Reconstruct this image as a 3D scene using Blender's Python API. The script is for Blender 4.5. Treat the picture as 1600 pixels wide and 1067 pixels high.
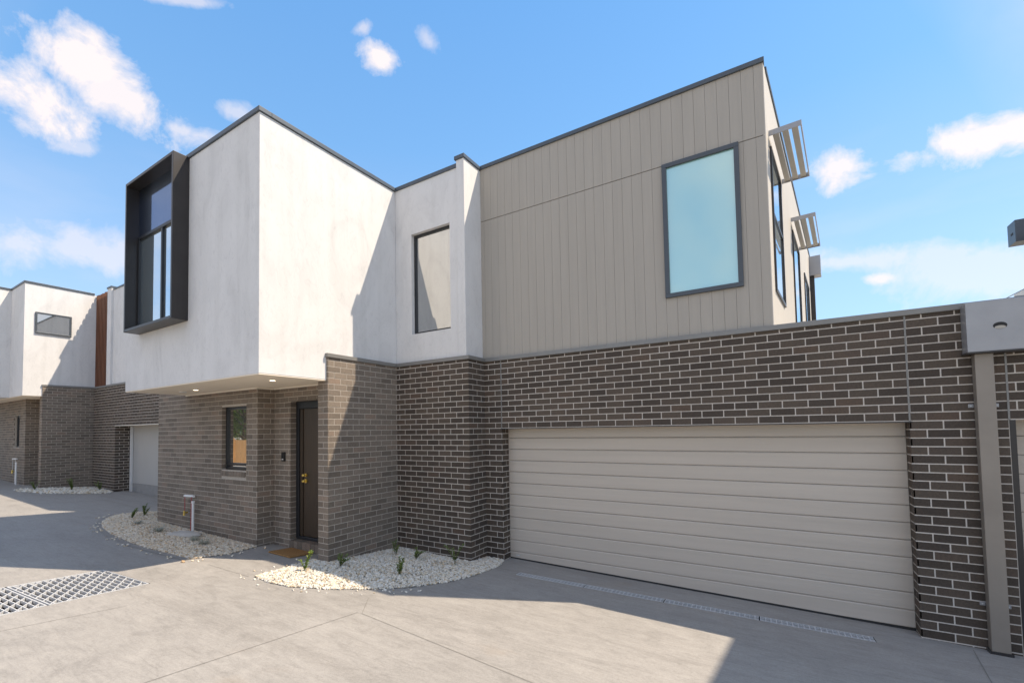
import bpy, bmesh, math, random
from mathutils import Vector, Matrix
from mathutils.geometry import delaunay_2d_cdt

# ------------------------------------------------------------------ scene reset
for o in list(bpy.data.objects):
    bpy.data.objects.remove(o, do_unlink=True)
SC = bpy.context.scene
COL = SC.collection
RND = random.Random(7)

# ------------------------------------------------------------------ camera
W0, H0 = 1600.0, 1067.0                       # photograph pixels
F_PX, CX, CY = 726.4472, 745.0578, 641.7017   # focal length and principal point in those pixels
YAW, PITCH, ROLL = 0.5839, 0.0415, -0.0153
CAM = Vector((3.7379, -6.3693, 2.1303))
def cam_axes():
    c, s = math.cos(YAW), math.sin(YAW)
    r = Vector((c, s, 0)); fw = Vector((-s, c, 0)); up = Vector((0, 0, 1))
    c, s = math.cos(PITCH), math.sin(PITCH)
    fw2 = c * fw + s * up; up2 = c * up - s * fw
    c, s = math.cos(ROLL), math.sin(ROLL)
    return c * r + s * up2, c * up2 - s * r, fw2
AR, AU, AF = cam_axes()
def ray(px, py):
    return (AF + AR * ((px - CX) / F_PX) - AU * ((py - CY) / F_PX)).normalized()
def project(p):
    d = Vector(p) - CAM
    z = AF.dot(d)
    if z < .05:
        return None
    return CX + F_PX * AR.dot(d) / z, CY - F_PX * AU.dot(d) / z
cam = bpy.data.cameras.new('camera')
cam.sensor_fit = 'HORIZONTAL'; cam.sensor_width = 36.0
cam.lens = 36.0 * F_PX / W0
cam.shift_x = (W0 / 2 - CX) / W0
cam.shift_y = (CY - H0 / 2) / W0
cam.clip_start = .05; cam.clip_end = 5000
co = bpy.data.objects.new('camera', cam); COL.objects.link(co)
co.matrix_world = Matrix(((AR.x, AU.x, -AF.x, CAM.x), (AR.y, AU.y, -AF.y, CAM.y), (AR.z, AU.z, -AF.z, CAM.z), (0, 0, 0, 1)))
SC.camera = co

# ------------------------------------------------------------------ light
SUN = Vector((1.0, .644, 1.657)).normalized()          # towards the sun, from the shadow edges
SUN_EL = math.asin(SUN.z); SUN_AZ = math.atan2(SUN.x, SUN.y)
SKY_STRENGTH = .15
sl = bpy.data.lights.new('sun', 'SUN'); sl.energy = 2.7; sl.angle = math.radians(.53); sl.color = (1, .92, .81)
so = bpy.data.objects.new('sun', sl); COL.objects.link(so)
so.rotation_euler = SUN.to_track_quat('Z', 'Y').to_euler(); so.location = (20, 12, 30)
SC.view_settings.view_transform = 'Standard'; SC.view_settings.look = 'None'
SC.view_settings.exposure = 1.16; SC.view_settings.gamma = 1; SC.view_settings.use_curve_mapping = False
SC.view_settings.use_white_balance = True; SC.view_settings.white_balance_temperature = 7450; SC.view_settings.white_balance_tint = 12   # the photographer's setting for shade

def build_world():
    w = bpy.data.worlds.new('World'); SC.world = w; w.use_nodes = True
    nt = w.node_tree; N = nt.nodes; L = nt.links
    N.clear()
    out = N.new('ShaderNodeOutputWorld'); bg = N.new('ShaderNodeBackground')
    bg.inputs['Strength'].default_value = SKY_STRENGTH
    L.new(bg.outputs[0], out.inputs[0])
    sky = N.new('ShaderNodeTexSky'); sky.sky_type = 'NISHITA'; sky.sun_disc = False
    sky.sun_elevation = SUN_EL; sky.sun_rotation = SUN_AZ
    sky.altitude = 50; sky.air_density = 1.0; sky.dust_density = .8; sky.ozone_density = 1.3
    tc = N.new('ShaderNodeTexCoord')
    noise = N.new('ShaderNodeTexNoise'); noise.inputs['Scale'].default_value = 11; noise.inputs['Detail'].default_value = 9
    noise.inputs['Roughness'].default_value = .64; noise.inputs['Distortion'].default_value = .25
    L.new(tc.outputs['Generated'], noise.inputs['Vector'])
    def M(op, a, b=None, clamp=False):
        n = N.new('ShaderNodeMath'); n.operation = op; n.use_clamp = clamp
        for i, v in enumerate((a, b)):
            if v is None: continue
            if isinstance(v, (int, float)): n.inputs[i].default_value = v
            else: L.new(v, n.inputs[i])
        return n.outputs[0]
    def dot(v):
        n = N.new('ShaderNodeVectorMath'); n.operation = 'DOT_PRODUCT'
        L.new(tc.outputs['Generated'], n.inputs[0]); n.inputs[1].default_value = v
        return n.outputs['Value']
    # clouds: centre direction, half sizes (px of the photograph), tilt, opacity
    clouds = [(128, 98, 74, 44, 18, .95), (200, 155, 105, 46, 38, .9), (285, 205, 62, 26, 25, .6), (35, 150, 88, 56, 32, .95),
              (118, 230, 34, 12, 5, .45), (594, 90, 40, 19, 8, .95), (566, 44, 18, 9, -20, .5), (668, 64, 24, 15, 35, .45),
              (372, 178, 32, 15, 10, .5), (1318, 264, 54, 28, -6, .9), (1425, 248, 46, 22, -5, .8), (1500, 220, 74, 30, -10, .95),
              (1590, 200, 66, 28, -8, .95), (95, 385, 150, 40, 5, .5), (1325, 408, 84, 22, 0, .5), (1372, 437, 26, 11, 0, .8),
              (1530, 425, 150, 46, -6, .45), (300, 2, 60, 9, 4, .5)]
    nz = M('SUBTRACT', noise.outputs[0], .5)
    tot = None
    for (px, py, hx, hy, ang, op) in clouds:
        c = ray(px, py); e1 = ray(px + 1, py) - c; e1.normalize()
        e1 = (e1 - c * e1.dot(c)).normalized(); e2 = c.cross(e1).normalized()
        a = math.radians(ang); f1 = math.cos(a) * e1 + math.sin(a) * e2; f2 = -math.sin(a) * e1 + math.cos(a) * e2
        sx = hx / F_PX * (AF.dot(c)); sy = hy / F_PX * (AF.dot(c))
        x = M('DIVIDE', dot(f1), sx * 1.2); y = M('DIVIDE', dot(f2), sy * 1.2)
        r = M('SQRT', M('ADD', M('MULTIPLY', x, x), M('MULTIPLY', y, y)))
        front = M('GREATER_THAN', dot(c), 0.0)
        m = M('ADD', M('SUBTRACT', .92, r), M('MULTIPLY', nz, 3.0))
        m = M('MULTIPLY', M('MULTIPLY', M('MULTIPLY', M('MULTIPLY', m, 1.5, True), .92), op), front)
        tot = m if tot is None else M('MAXIMUM', tot, m)
    # thin low cloud all round the horizon
    sep = N.new('ShaderNodeSeparateXYZ'); L.new(tc.outputs['Generated'], sep.inputs[0])
    n2 = N.new('ShaderNodeTexNoise'); n2.inputs['Scale'].default_value = 3.2; n2.inputs['Detail'].default_value = 8
    mp = N.new('ShaderNodeMapping'); mp.inputs['Scale'].default_value = (1, 1, 4)
    L.new(tc.outputs['Generated'], mp.inputs[0]); L.new(mp.outputs[0], n2.inputs['Vector'])
    band = M('SUBTRACT', 1.0, M('DIVIDE', M('ABSOLUTE', M('SUBTRACT', sep.outputs[2], .22)), .30), True)
    low = M('MULTIPLY', M('MULTIPLY', M('SUBTRACT', n2.outputs[0], .50), 3.2, True), M('MULTIPLY', band, .24))
    tot = M('MAXIMUM', tot, low)
    # unseen cumulus added outside the camera view to raise the ambient light
    n3 = N.new('ShaderNodeTexNoise'); n3.inputs['Scale'].default_value = 2.6; n3.inputs['Detail'].default_value = 8; n3.inputs['Roughness'].default_value = .55
    L.new(tc.outputs['Generated'], n3.inputs['Vector'])
    away = M('MULTIPLY', M('SUBTRACT', .62, dot(AF)), 4.0, True)
    up = M('MULTIPLY', sep.outputs[2], 6.0, True)
    fill_clouds = M('MULTIPLY', M('MULTIPLY', M('SUBTRACT', n3.outputs[0], .43), 5.0, True), M('MULTIPLY', away, M('MULTIPLY', up, .95)))
    tot = M('MAXIMUM', tot, fill_clouds)
    mix = N.new('ShaderNodeMix'); mix.data_type = 'RGBA'
    L.new(tot, mix.inputs['Factor'])
    gain = N.new('ShaderNodeMix'); gain.data_type = 'RGBA'; gain.blend_type = 'MULTIPLY'; gain.inputs['Factor'].default_value = 1
    L.new(sky.outputs[0], gain.inputs['A']); gain.inputs['B'].default_value = (.30, .62, .84, 1)
    el = N.new('ShaderNodeValToRGB'); e = el.color_ramp.elements
    e[0].position = 0.0; e[0].color = (2.0, 2.45, 3.1, 1); e[1].position = .75; e[1].color = (.47, 1.42, 3.2, 1)
    k = e.new(.28); k.color = (1.45, 2.2, 3.35, 1); k = e.new(.52); k.color = (.72, 1.72, 3.35, 1)
    L.new(sep.outputs[2], el.inputs[0])
    blend = N.new('ShaderNodeMix'); blend.data_type = 'RGBA'; blend.inputs['Factor'].default_value = .62
    L.new(gain.outputs['Result'], blend.inputs['A']); L.new(el.outputs[0], blend.inputs['B'])
    L.new(blend.outputs['Result'], mix.inputs['A'])
    mix.inputs['B'].default_value = (3.2, 3.1, 3.3, 1)
    L.new(mix.outputs['Result'], bg.inputs['Color'])
build_world()

# ------------------------------------------------------------------ materials
MATS = {}
def nodes_of(name):
    m = bpy.data.materials.new(name); m.use_nodes = True
    nt = m.node_tree; b = nt.nodes['Principled BSDF']
    return m, nt, nt.nodes, nt.links, b
def mth(nt, op, a, b=None, clamp=False):
    n = nt.nodes.new('ShaderNodeMath'); n.operation = op; n.use_clamp = clamp
    for i, v in enumerate((a, b)):
        if v is None: continue
        if isinstance(v, (int, float)): n.inputs[i].default_value = v
        else: nt.links.new(v, n.inputs[i])
    return n.outputs[0]
def noise(nt, scale, detail=4, rough=.55, stretch=(1, 1, 1), dist=0.0):
    g = nt.nodes.new('ShaderNodeNewGeometry'); mp = nt.nodes.new('ShaderNodeMapping')
    mp.inputs['Scale'].default_value = stretch
    n = nt.nodes.new('ShaderNodeTexNoise'); n.inputs['Scale'].default_value = scale
    n.inputs['Detail'].default_value = detail; n.inputs['Roughness'].default_value = rough; n.inputs['Distortion'].default_value = dist
    nt.links.new(g.outputs['Position'], mp.inputs[0]); nt.links.new(mp.outputs[0], n.inputs['Vector'])
    return n.outputs[0]
def ramp(nt, fac, stops):
    r = nt.nodes.new('ShaderNodeValToRGB'); els = r.color_ramp.elements
    while len(els) < len(stops): els.new(.5)
    for e, (p, c) in zip(els, stops):
        e.position = p; e.color = (c[0], c[1], c[2], 1)
    nt.links.new(fac, r.inputs[0]); return r.outputs[0]
def mixc(nt, fac, a, b, blend='MIX'):
    n = nt.nodes.new('ShaderNodeMix'); n.data_type = 'RGBA'; n.blend_type = blend
    for s, v in (('Factor', fac), ('A', a), ('B', b)):
        if isinstance(v, (int, float)): n.inputs[s].default_value = v
        elif isinstance(v, tuple): n.inputs[s].default_value = (*v, 1)
        else: nt.links.new(v, n.inputs[s])
    return n.outputs['Result']
def bump(nt, h, b, strength=.3, dist=.01):
    n = nt.nodes.new('ShaderNodeBump'); n.inputs['Strength'].default_value = strength; n.inputs['Distance'].default_value = dist
    nt.links.new(h, n.inputs['Height']); nt.links.new(n.outputs[0], b.inputs['Normal'])
def scaled(c, k): return tuple(v * k for v in c)
def mat_plain(name, c, rough=.6, metal=0.0, var=.12, scale=6, spec=.4, bmp=0.0, bscale=60, stretch=(1, 1, 1)):
    m, nt, N, L, b = nodes_of(name)
    f = noise(nt, scale, 5, .6, stretch)
    L.new(ramp(nt, f, [(.25, scaled(c, 1 - var)), (.75, scaled(c, 1 + var))]), b.inputs['Base Color'])
    b.inputs['Roughness'].default_value = rough; b.inputs['Metallic'].default_value = metal
    b.inputs['Specular IOR Level'].default_value = spec
    if bmp: bump(nt, noise(nt, bscale, 3, .6, stretch), b, bmp, .004)
    MATS[name] = m; return m
def mat_brick(name, c, c2):
    m, nt, N, L, b = nodes_of(name)
    g = N.new('ShaderNodeNewGeometry'); oi = N.new('ShaderNodeObjectInfo')
    r = mth(nt, 'FRACT', mth(nt, 'ADD', g.outputs['Random Per Island'], oi.outputs['Random']))
    col = ramp(nt, r, [(0, scaled(c, .80)), (.35, scaled(c, .96)), (.65, c2), (.88, scaled(c2, 1.06)), (.95, (c2[0] * 1.12, c2[1] * 1.02, c2[2] * .98)), (1, scaled(c, 1.12))])
    f = noise(nt, 55, 6, .7)
    col = mixc(nt, 1.0, col, ramp(nt, f, [(.25, (.72, .72, .72)), (.75, (1.28, 1.27, 1.25))]), 'MULTIPLY')
    sp = noise(nt, 210, 2, .5)
    col = mixc(nt, mth(nt, 'MULTIPLY', mth(nt, 'SUBTRACT', sp, .70), 6, True), col, (.34, .32, .30))
    big = noise(nt, 1.1, 3, .5)
    col = mixc(nt, 1.0, col, ramp(nt, big, [(.3, (.9, .9, .9)), (.7, (1.1, 1.09, 1.07))]), 'MULTIPLY')
    L.new(col, b.inputs['Base Color']); b.inputs['Roughness'].default_value = .78; b.inputs['Specular IOR Level'].default_value = .35
    bump(nt, mth(nt, 'ADD', f, mth(nt, 'MULTIPLY', sp, .5)), b, .55, .004)
    MATS[name] = m
def mat_mortar(name, c):
    m, nt, N, L, b = nodes_of(name)
    f = noise(nt, 30, 6, .7)
    L.new(ramp(nt, f, [(.25, scaled(c, .8)), (.75, scaled(c, 1.15))]), b.inputs['Base Color'])
    b.inputs['Roughness'].default_value = .95; bump(nt, noise(nt, 160, 4, .7), b, .5, .003)
    MATS[name] = m
def mat_render(name, c):
    m, nt, N, L, b = nodes_of(name)
    sweep = noise(nt, 1.6, 7, .62, (1, 1, .55), 1.4)
    fine = noise(nt, 9, 8, .7, (1, 1, .5), 2.2)
    streak = noise(nt, 5.5, 3, .5, (1, 1, .05))
    col = ramp(nt, sweep, [(.28, scaled(c, .90)), (.5, c), (.72, scaled(c, 1.05))])
    col = mixc(nt, 1.0, col, ramp(nt, fine, [(.30, (.90, .90, .905)), (.48, (1, 1, 1))]), 'MULTIPLY')
    col = mixc(nt, 1.0, col, ramp(nt, streak, [(.30, (.95, .95, .945)), (.5, (1, 1, 1))]), 'MULTIPLY')
    L.new(col, b.inputs['Base Color']); b.inputs['Roughness'].default_value = .85; b.inputs['Specular IOR Level'].default_value = .25
    bump(nt, mth(nt, 'ADD', fine, mth(nt, 'MULTIPLY', sweep, .6)), b, .35, .006)
    MATS[name] = m
def mat_concrete(name, c):
    m, nt, N, L, b = nodes_of(name)
    big = noise(nt, .55, 6, .6, (1, 1, 1), .8); mid = noise(nt, 2.6, 8, .68, (1.0, 1.7, 1), 1.3); fine = noise(nt, 45, 5, .7)
    col = ramp(nt, big, [(.3, scaled(c, .92)), (.5, c), (.72, scaled(c, 1.06))])
    col = mixc(nt, 1.0, col, ramp(nt, mid, [(.25, (.80, .795, .79)), (.5, (1, 1, 1)), (.75, (1.10, 1.10, 1.095))]), 'MULTIPLY')
    col = mixc(nt, 1.0, col, ramp(nt, fine, [(.25, (.86, .86, .86)), (.5, (1, 1, 1)), (.75, (1.1, 1.1, 1.1))]), 'MULTIPLY')
    agg = noise(nt, 190, 2, .6)
    col = mixc(nt, 1.0, col, ramp(nt, agg, [(.30, (.84, .84, .84)), (.5, (1, 1, 1)), (.72, (1.10, 1.10, 1.10))]), 'MULTIPLY')
    br = noise(nt, 11, 7, .7, (.35, 2.3, 1), 1.2)
    col = mixc(nt, 1.0, col, ramp(nt, br, [(.28, (.86, .86, .86)), (.5, (1, 1, 1)), (.72, (1.09, 1.09, 1.09))]), 'MULTIPLY')
    trk = noise(nt, 1.3, 5, .6, (.22, 2.4, 1), .5)
    col = mixc(nt, 1.0, col, ramp(nt, trk, [(.30, (.90, .895, .89)), (.5, (1, 1, 1))]), 'MULTIPLY')
    st = noise(nt, .85, 4, .55, (1, 1, 1), .4)
    col = mixc(nt, mth(nt, 'MULTIPLY', mth(nt, 'SUBTRACT', st, .66), 2.2, True), col, (.37, .28, .20))
    sc = noise(nt, 3.1, 9, .8, (.6, 2.2, 1), 3.0)
    col = mixc(nt, mth(nt, 'MULTIPLY', mth(nt, 'SUBTRACT', sc, .62), 3.5, True), col, (.50, .475, .44))
    sp = noise(nt, 7.5, 3, .5)
    col = mixc(nt, mth(nt, 'MULTIPLY', mth(nt, 'SUBTRACT', sp, .74), 5, True), col, scaled(c, .62))
    L.new(col, b.inputs['Base Color'])
    L.new(ramp(nt, mid, [(.3, (.62, .62, .62)), (.7, (.82, .82, .82))]), b.inputs['Roughness'])
    b.inputs['Specular IOR Level'].default_value = .4
    bump(nt, mth(nt, 'ADD', fine, mid), b, .22, .004)
    MATS[name] = m
def mat_glass(name, refl, tint, body, rough=.015):
    m, nt, N, L, b = nodes_of(name)
    out = [n for n in N if n.type == 'OUTPUT_MATERIAL'][0]
    gl = N.new('ShaderNodeBsdfGlossy'); gl.inputs['Roughness'].default_value = rough; gl.inputs['Color'].default_value = (*tint, 1)
    b.inputs['Base Color'].default_value = (*body, 1); b.inputs['Roughness'].default_value = .35
    lw = N.new('ShaderNodeLayerWeight'); lw.inputs['Blend'].default_value = .5
    fac = mth(nt, 'ADD', refl, mth(nt, 'MULTIPLY', mth(nt, 'POWER', lw.outputs['Facing'], 4.0), 1 - refl), True)
    ms = N.new('ShaderNodeMixShader'); L.new(fac, ms.inputs[0]); L.new(b.outputs[0], ms.inputs[1]); L.new(gl.outputs[0], ms.inputs[2])
    wob = noise(nt, .9, 2, .4); bn = N.new('ShaderNodeBump'); bn.inputs['Strength'].default_value = .03; bn.inputs['Distance'].default_value = .02
    L.new(wob, bn.inputs['Height']); L.new(bn.outputs[0], gl.inputs['Normal'])
    L.new(ms.outputs[0], out.inputs[0]); MATS[name] = m
def mat_emit(name, c, s):
    m, nt, N, L, b = nodes_of(name)
    b.inputs['Emission Color'].default_value = (*c, 1); b.inputs['Emission Strength'].default_value = s
    b.inputs['Base Color'].default_value = (.8, .8, .78, 1); MATS[name] = m
def mat_gravel(name, cols):
    m, nt, N, L, b = nodes_of(name)
    g = N.new('ShaderNodeNewGeometry')
    col = ramp(nt, g.outputs['Random Per Island'], cols)
    f = noise(nt, 70, 4, .6)
    col = mixc(nt, 1.0, col, ramp(nt, f, [(.3, (.86, .86, .86)), (.7, (1.1, 1.1, 1.1))]), 'MULTIPLY')
    L.new(col, b.inputs['Base Color']); b.inputs['Roughness'].default_value = .8; MATS[name] = m
def mat_leaf(name, c1, c2):
    m, nt, N, L, b = nodes_of(name)
    g = N.new('ShaderNodeNewGeometry')
    L.new(ramp(nt, g.outputs['Random Per Island'], [(0, c1), (1, c2)]), b.inputs['Base Color'])
    b.inputs['Roughness'].default_value = .5; b.inputs['Subsurface Weight'].default_value = 0.0
    MATS[name] = m

mat_render('white_render', (.69, .685, .68))
mat_brick('dark_brick', (.080, .062, .050), (.096, .074, .058))
mat_brick('grey_brick', (.195, .160, .131), (.22, .181, .148))
mat_mortar('pale_mortar', (.62, .565, .505))
mat_mortar('grey_mortar', (.46, .41, .355))
mat_concrete('concrete', (.325, .308, .286))
mat_plain('concrete_edge', (.27, .255, .235), .8, 0, .12, 3, .3, .3, 60)
mat_plain('saw_cut', (.22, .205, .185), .95, 0, .2, 8)
mat_plain('ground_soil', (.36, .33, .28), .95, 0, .2, 1.2)
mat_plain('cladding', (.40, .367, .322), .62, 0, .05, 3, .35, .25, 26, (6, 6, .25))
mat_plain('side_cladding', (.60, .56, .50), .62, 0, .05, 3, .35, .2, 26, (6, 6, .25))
mat_plain('cladding_gap', (.22, .205, .18), .8)
mat_plain('garage_panel', (.54, .475, .405), .42, 0, .07, 3, .45, .6, 30, (.12, .12, 3))
mat_plain('door_seal', (.03, .03, .03), .7)
mat_plain('dark_metal', (.055, .060, .068), .42, .2, .1, 4, .5)
mat_plain('cap_grey', (.23, .225, .215), .42, .2, .08, 5, .5)
mat_plain('fascia_blue_grey', (.080, .098, .118), .40, .2, .1, 4, .5)
mat_plain('frame_black', (.022, .024, .028), .38, .1, .15, 4, .5)
mat_plain('hood_brown', (.034, .031, .031), .36, .1, .12, 4, .5)
mat_plain('window_frame', (.075, .088, .102), .4, .2, .08, 4, .5)
mat_plain('head_grey', (.34, .345, .36), .38, .35, .08, 4, .5)
mat_plain('pipe_taupe', (.27, .235, .20), .42, .15, .10, 3, .5)
mat_plain('louver_metal', (.42, .39, .34), .45, .2, .06, 4, .5)
mat_plain('soffit', (.90, .80, .66), .8, 0, .03, 3, .3)
mat_plain('soffit_trim', (.78, .73, .64), .6, 0, .03, 3, .3)
mat_plain('door_timber', (.050, .033, .021), .38, 0, .25, 14, .5, .2, 40, (6, 6, .4))
mat_plain('brass', (.75, .55, .16), .28, .9, .08, 20)
mat_plain('steel_galv', (.60, .61, .61), .5, .15, .22, 22, .5)
mat_plain('steel_bright', (.58, .59, .60), .5, .1, .12, 22, .5)
mat_plain('pit_dark', (.035, .035, .036), .95)
mat_plain('plastic_black', (.012, .012, .013), .35)
mat_plain('plastic_white', (.78, .78, .77), .45, 0, .03)
mat_plain('red_cord', (.45, .05, .06), .6)
mat_plain('rock', (.46, .43, .39), .85, 0, .18, 9, .3, .5, 40)
mat_plain('coir', (.33, .18, .075), .98, 0, .28, 60, .1, .9, 260)
mat_plain('timber_batten', (.17, .068, .036), .6, 0, .35, 5, .35, .3, 30, (5, 5, .3))
mat_plain('fence_timber', (.50, .29, .13), .8, 0, .22, 5, .3, .3, 20, (5, 5, .4))
mat_plain('bark', (.09, .07, .055), .9, 0, .3, 8, .2, .7, 20)
mat_plain('stem_green', (.09, .10, .03), .7)
mat_plain('pale_door', (.46, .445, .42), .6, 0, .03, 2, .4)
mat_plain('concrete_block', (.30, .295, .285), .85, 0, .1, 6)
mat_plain('roof_metal', (.35, .36, .37), .5, .2)
mat_gravel('gravel', [(0, (.40, .36, .30)), (.12, (.66, .62, .54)), (.5, (.76, .73, .66)), (.80, (.68, .58, .43)), (.92, (.50, .38, .24)), (1, (.80, .78, .74))])
mat_gravel('gravel_tan', [(0, (.38, .32, .25)), (.15, (.64, .56, .45)), (.5, (.76, .69, .57)), (.80, (.68, .52, .34)), (.93, (.46, .31, .18)), (1, (.82, .78, .72))])
mat_leaf('leaf_green', (.07, .13, .02), (.19, .25, .06))
mat_leaf('leaf_lime', (.12, .20, .02), (.28, .36, .06))
mat_leaf('leaf_grey', (.26, .27, .21), (.42, .41, .34))
mat_leaf('tree_leaf', (.06, .12, .02), (.16, .24, .05))
mat_glass('glass_mirror', .58, (.92, .92, .90), (.05, .05, .05))
mat_glass('glass_frosted', .34, (.78, .98, .98), (.30, .58, .57), .05)
mat_glass('glass_dark', .22, (.34, .52, .85), (.012, .014, .018), .04)
mat_glass('glass_sky', .68, (.80, .92, 1.0), (.20, .23, .23))
mat_emit('lamp_glow', (1, .86, .62), 2.2)

# ------------------------------------------------------------------ mesh helpers
class MB:
    def __init__(s): s.v = []; s.f = []; s.m = []
    def quadbox(s, P, mi=0):
        i = len(s.v); s.v += [tuple(p) for p in P]
        for a in ((0, 3, 2, 1), (4, 5, 6, 7), (0, 1, 5, 4), (1, 2, 6, 5), (2, 3, 7, 6), (3, 0, 4, 7)):
            s.f.append(tuple(i + k for k in a)); s.m.append(mi)
    def box(s, x0, x1, y0, y1, z0, z1, mi=0):
        s.quadbox([(x0, y0, z0), (x1, y0, z0), (x1, y1, z0), (x0, y1, z0), (x0, y0, z1), (x1, y0, z1), (x1, y1, z1), (x0, y1, z1)], mi)
    def obox(s, o, u, n, u0, u1, d0, d1, z0, z1, mi=0):
        """box along horizontal unit vector u with depth direction n (both 2-D), from origin o"""
        P = []
        for z in (z0, z1):
            for (a, d) in ((u0, d0), (u1, d0), (u1, d1), (u0, d1)):
                P.append((o[0] + u[0] * a + n[0] * d, o[1] + u[1] * a + n[1] * d, z))
        if u[0] * n[1] - u[1] * n[0] < 0:
            P = [P[1], P[0], P[3], P[2], P[5], P[4], P[7], P[6]]
        s.quadbox(P, mi)
    def tube(s, pts, r, seg=10, mi=0, cap=True):
        pts = [Vector(p) for p in pts]; i0 = len(s.v)
        rr = r if isinstance(r, (list, tuple)) else [r] * len(pts)
        for k, p in enumerate(pts):
            t = (pts[min(k + 1, len(pts) - 1)] - pts[max(k - 1, 0)]).normalized()
            a = t.orthogonal().normalized() if k == 0 else (pa - t * pa.dot(t)).normalized()
            pa = a; b = t.cross(a)
            for q in range(seg):
                an = 2 * math.pi * q / seg
                s.v.append(tuple(p + (a * math.cos(an) + b * math.sin(an)) * rr[k]))
        for k in range(len(pts) - 1):
            for q in range(seg):
                a = i0 + k * seg + q; b2 = i0 + k * seg + (q + 1) % seg
                s.f.append((a, b2, b2 + seg, a + seg)); s.m.append(mi)
        if cap:
            s.f.append(tuple(i0 + q for q in reversed(range(seg)))); s.m.append(mi)
            s.f.append(tuple(i0 + (len(pts) - 1) * seg + q for q in range(seg))); s.m.append(mi)
    def poly(s, P, mi=0):
        i = len(s.v); s.v += [tuple(p) for p in P]; s.f.append(tuple(range(i, i + len(P)))); s.m.append(mi)
    def mesh(s, name, mats, off=(0, 0, 0)):
        me = bpy.data.meshes.new(name)
        me.from_pydata([(v[0] - off[0], v[1] - off[1], v[2] - off[2]) for v in s.v], [], s.f)
        mats = mats if isinstance(mats, (list, tuple)) else [mats]
        for m in mats: me.materials.append(MATS[m])
        if len(mats) > 1: me.polygons.foreach_set('material_index', s.m)
        me.update(); return me
def base_of(parent):
    L = Vector((0, 0, 0))
    while parent is not None:
        L += parent.location; parent = parent.parent
    return L
def link(name, me, parent=None, loc=(0, 0, 0)):
    o = bpy.data.objects.new(name, me); COL.objects.link(o); o.location = loc
    if parent is not None: o.parent = parent
    return o
def part(name, mb, mats, parent, bevel=0.0, smooth=False):
    me = mb.mesh(name, mats, base_of(parent))
    o = link(name, me, parent)
    if bevel: bev(o, bevel)
    if smooth: me.polygons.foreach_set('use_smooth', [True] * len(me.polygons))
    return o
def bev(o, w, seg=2):
    b = o.modifiers.new('bevel', 'BEVEL'); b.width = w; b.segments = seg; b.limit_method = 'ANGLE'; b.harden_normals = False
def tag(o, label, cat, group=None, kind=None):
    o['label'] = label; o['category'] = cat
    if group: o['group'] = group
    if kind: o['kind'] = kind
    return o
def thing(name, label, cat, loc=(0, 0, 0), group=None):
    o = link(name, None, None, loc); o.empty_display_size = .2
    return tag(o, label, cat, group)
def single(name, mb, mats, label, cat, loc, group=None, bevel=0.0):
    o = link(name, mb.mesh(name, mats, loc), None, loc); tag(o, label, cat, group)
    if bevel: bev(o, bevel)
    return o

# ------------------------------------------------------------------ ground
GX, GY = .0195, -.0662
def gz(x, y):
    y2 = max(y, -7.6); x2 = max(min(x, 9), -30)
    fall = min(max(-7.6 - y, 0) * .2, .6)
    return GX * (4.8 - x2) + GY * min(y2, 3.0) - fall
def gpt(x, y, dz=0.0): return (x, y, gz(x, y) + dz)
def in_poly(p, poly):
    c = False; n = len(poly)
    for i in range(n):
        a, b = poly[i], poly[(i + 1) % n]
        if (a[1] > p[1]) != (b[1] > p[1]) and p[0] < (b[0] - a[0]) * (p[1] - a[1]) / (b[1] - a[1]) + a[0]:
            c = not c
    return c
# pits cut out of the driveway: the square grating and the strip drain
def rect(o, u, n, a0, a1, d0, d1):
    return [(o[0] + u[0] * a + n[0] * d, o[1] + u[1] * a + n[1] * d) for a, d in ((a0, d0), (a1, d0), (a1, d1), (a0, d1))]
GR_O = (-2.51, -3.89); GR_U = Vector((-1, -.10)).normalized(); GR_N = Vector((-.10, -1.0)); GR_N = (GR_N - GR_U * GR_N.dot(GR_U)).normalized()
GR_W, GR_L = 1.06, 1.86
DR_A = Vector((.55, -.575)); DR_B = Vector((4.40, -.395)); DR_LEN = (DR_B - DR_A).length
DR_U = (DR_B - DR_A).normalized(); DR_N = Vector((-DR_U.y, DR_U.x)); DR_W = .15
HOLES = [rect(GR_O, GR_U, GR_N, 0, GR_W, 0, GR_L), rect(DR_A, DR_U, DR_N, 0, DR_LEN, -DR_W / 2, DR_W / 2)]
def sheet_with_holes(name, outer, holes, mat, zf, step=0):
    pts = [Vector(p) for p in outer]; edges = [(i, (i + 1) % len(outer)) for i in range(len(outer))]
    for h in holes:
        i0 = len(pts); pts += [Vector(p) for p in h]; edges += [(i0 + i, i0 + (i + 1) % len(h)) for i in range(len(h))]
    if step:
        xs = [p[0] for p in outer]; ys = [p[1] for p in outer]
        x = min(xs) + step
        while x < max(xs) - .01:
            y = min(ys) + step
            while y < max(ys) - .01:
                if not any(in_poly((x, y), h) for h in holes): pts.append(Vector((x, y)))
                y += step
            x += step
    v, e, f, *_ = delaunay_2d_cdt(pts, edges, [], 0, 1e-5)
    faces = []
    for t in f:
        c = sum((v[i] for i in t), Vector((0, 0))) / len(t)
        if any(in_poly(c, h) for h in holes): continue
        t = list(t)
        a, b, d = v[t[0]], v[t[1]], v[t[2]]
        if (b - a).cross(d - a) < 0: t.reverse()
        faces.append(t)
    me = bpy.data.meshes.new(name)
    me.from_pydata([(p.x, p.y, zf(p.x, p.y)) for p in v], [], faces); me.materials.append(MATS[mat]); me.update()
    o = link(name, me); o['kind'] = 'structure'
    return o
drv = sheet_with_holes('driveway', [(-30, -7.6), (9, -7.6), (9, 3), (-30, 3)], HOLES, 'concrete', gz, 1.3)
mb = MB()
R_ = 900
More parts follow.
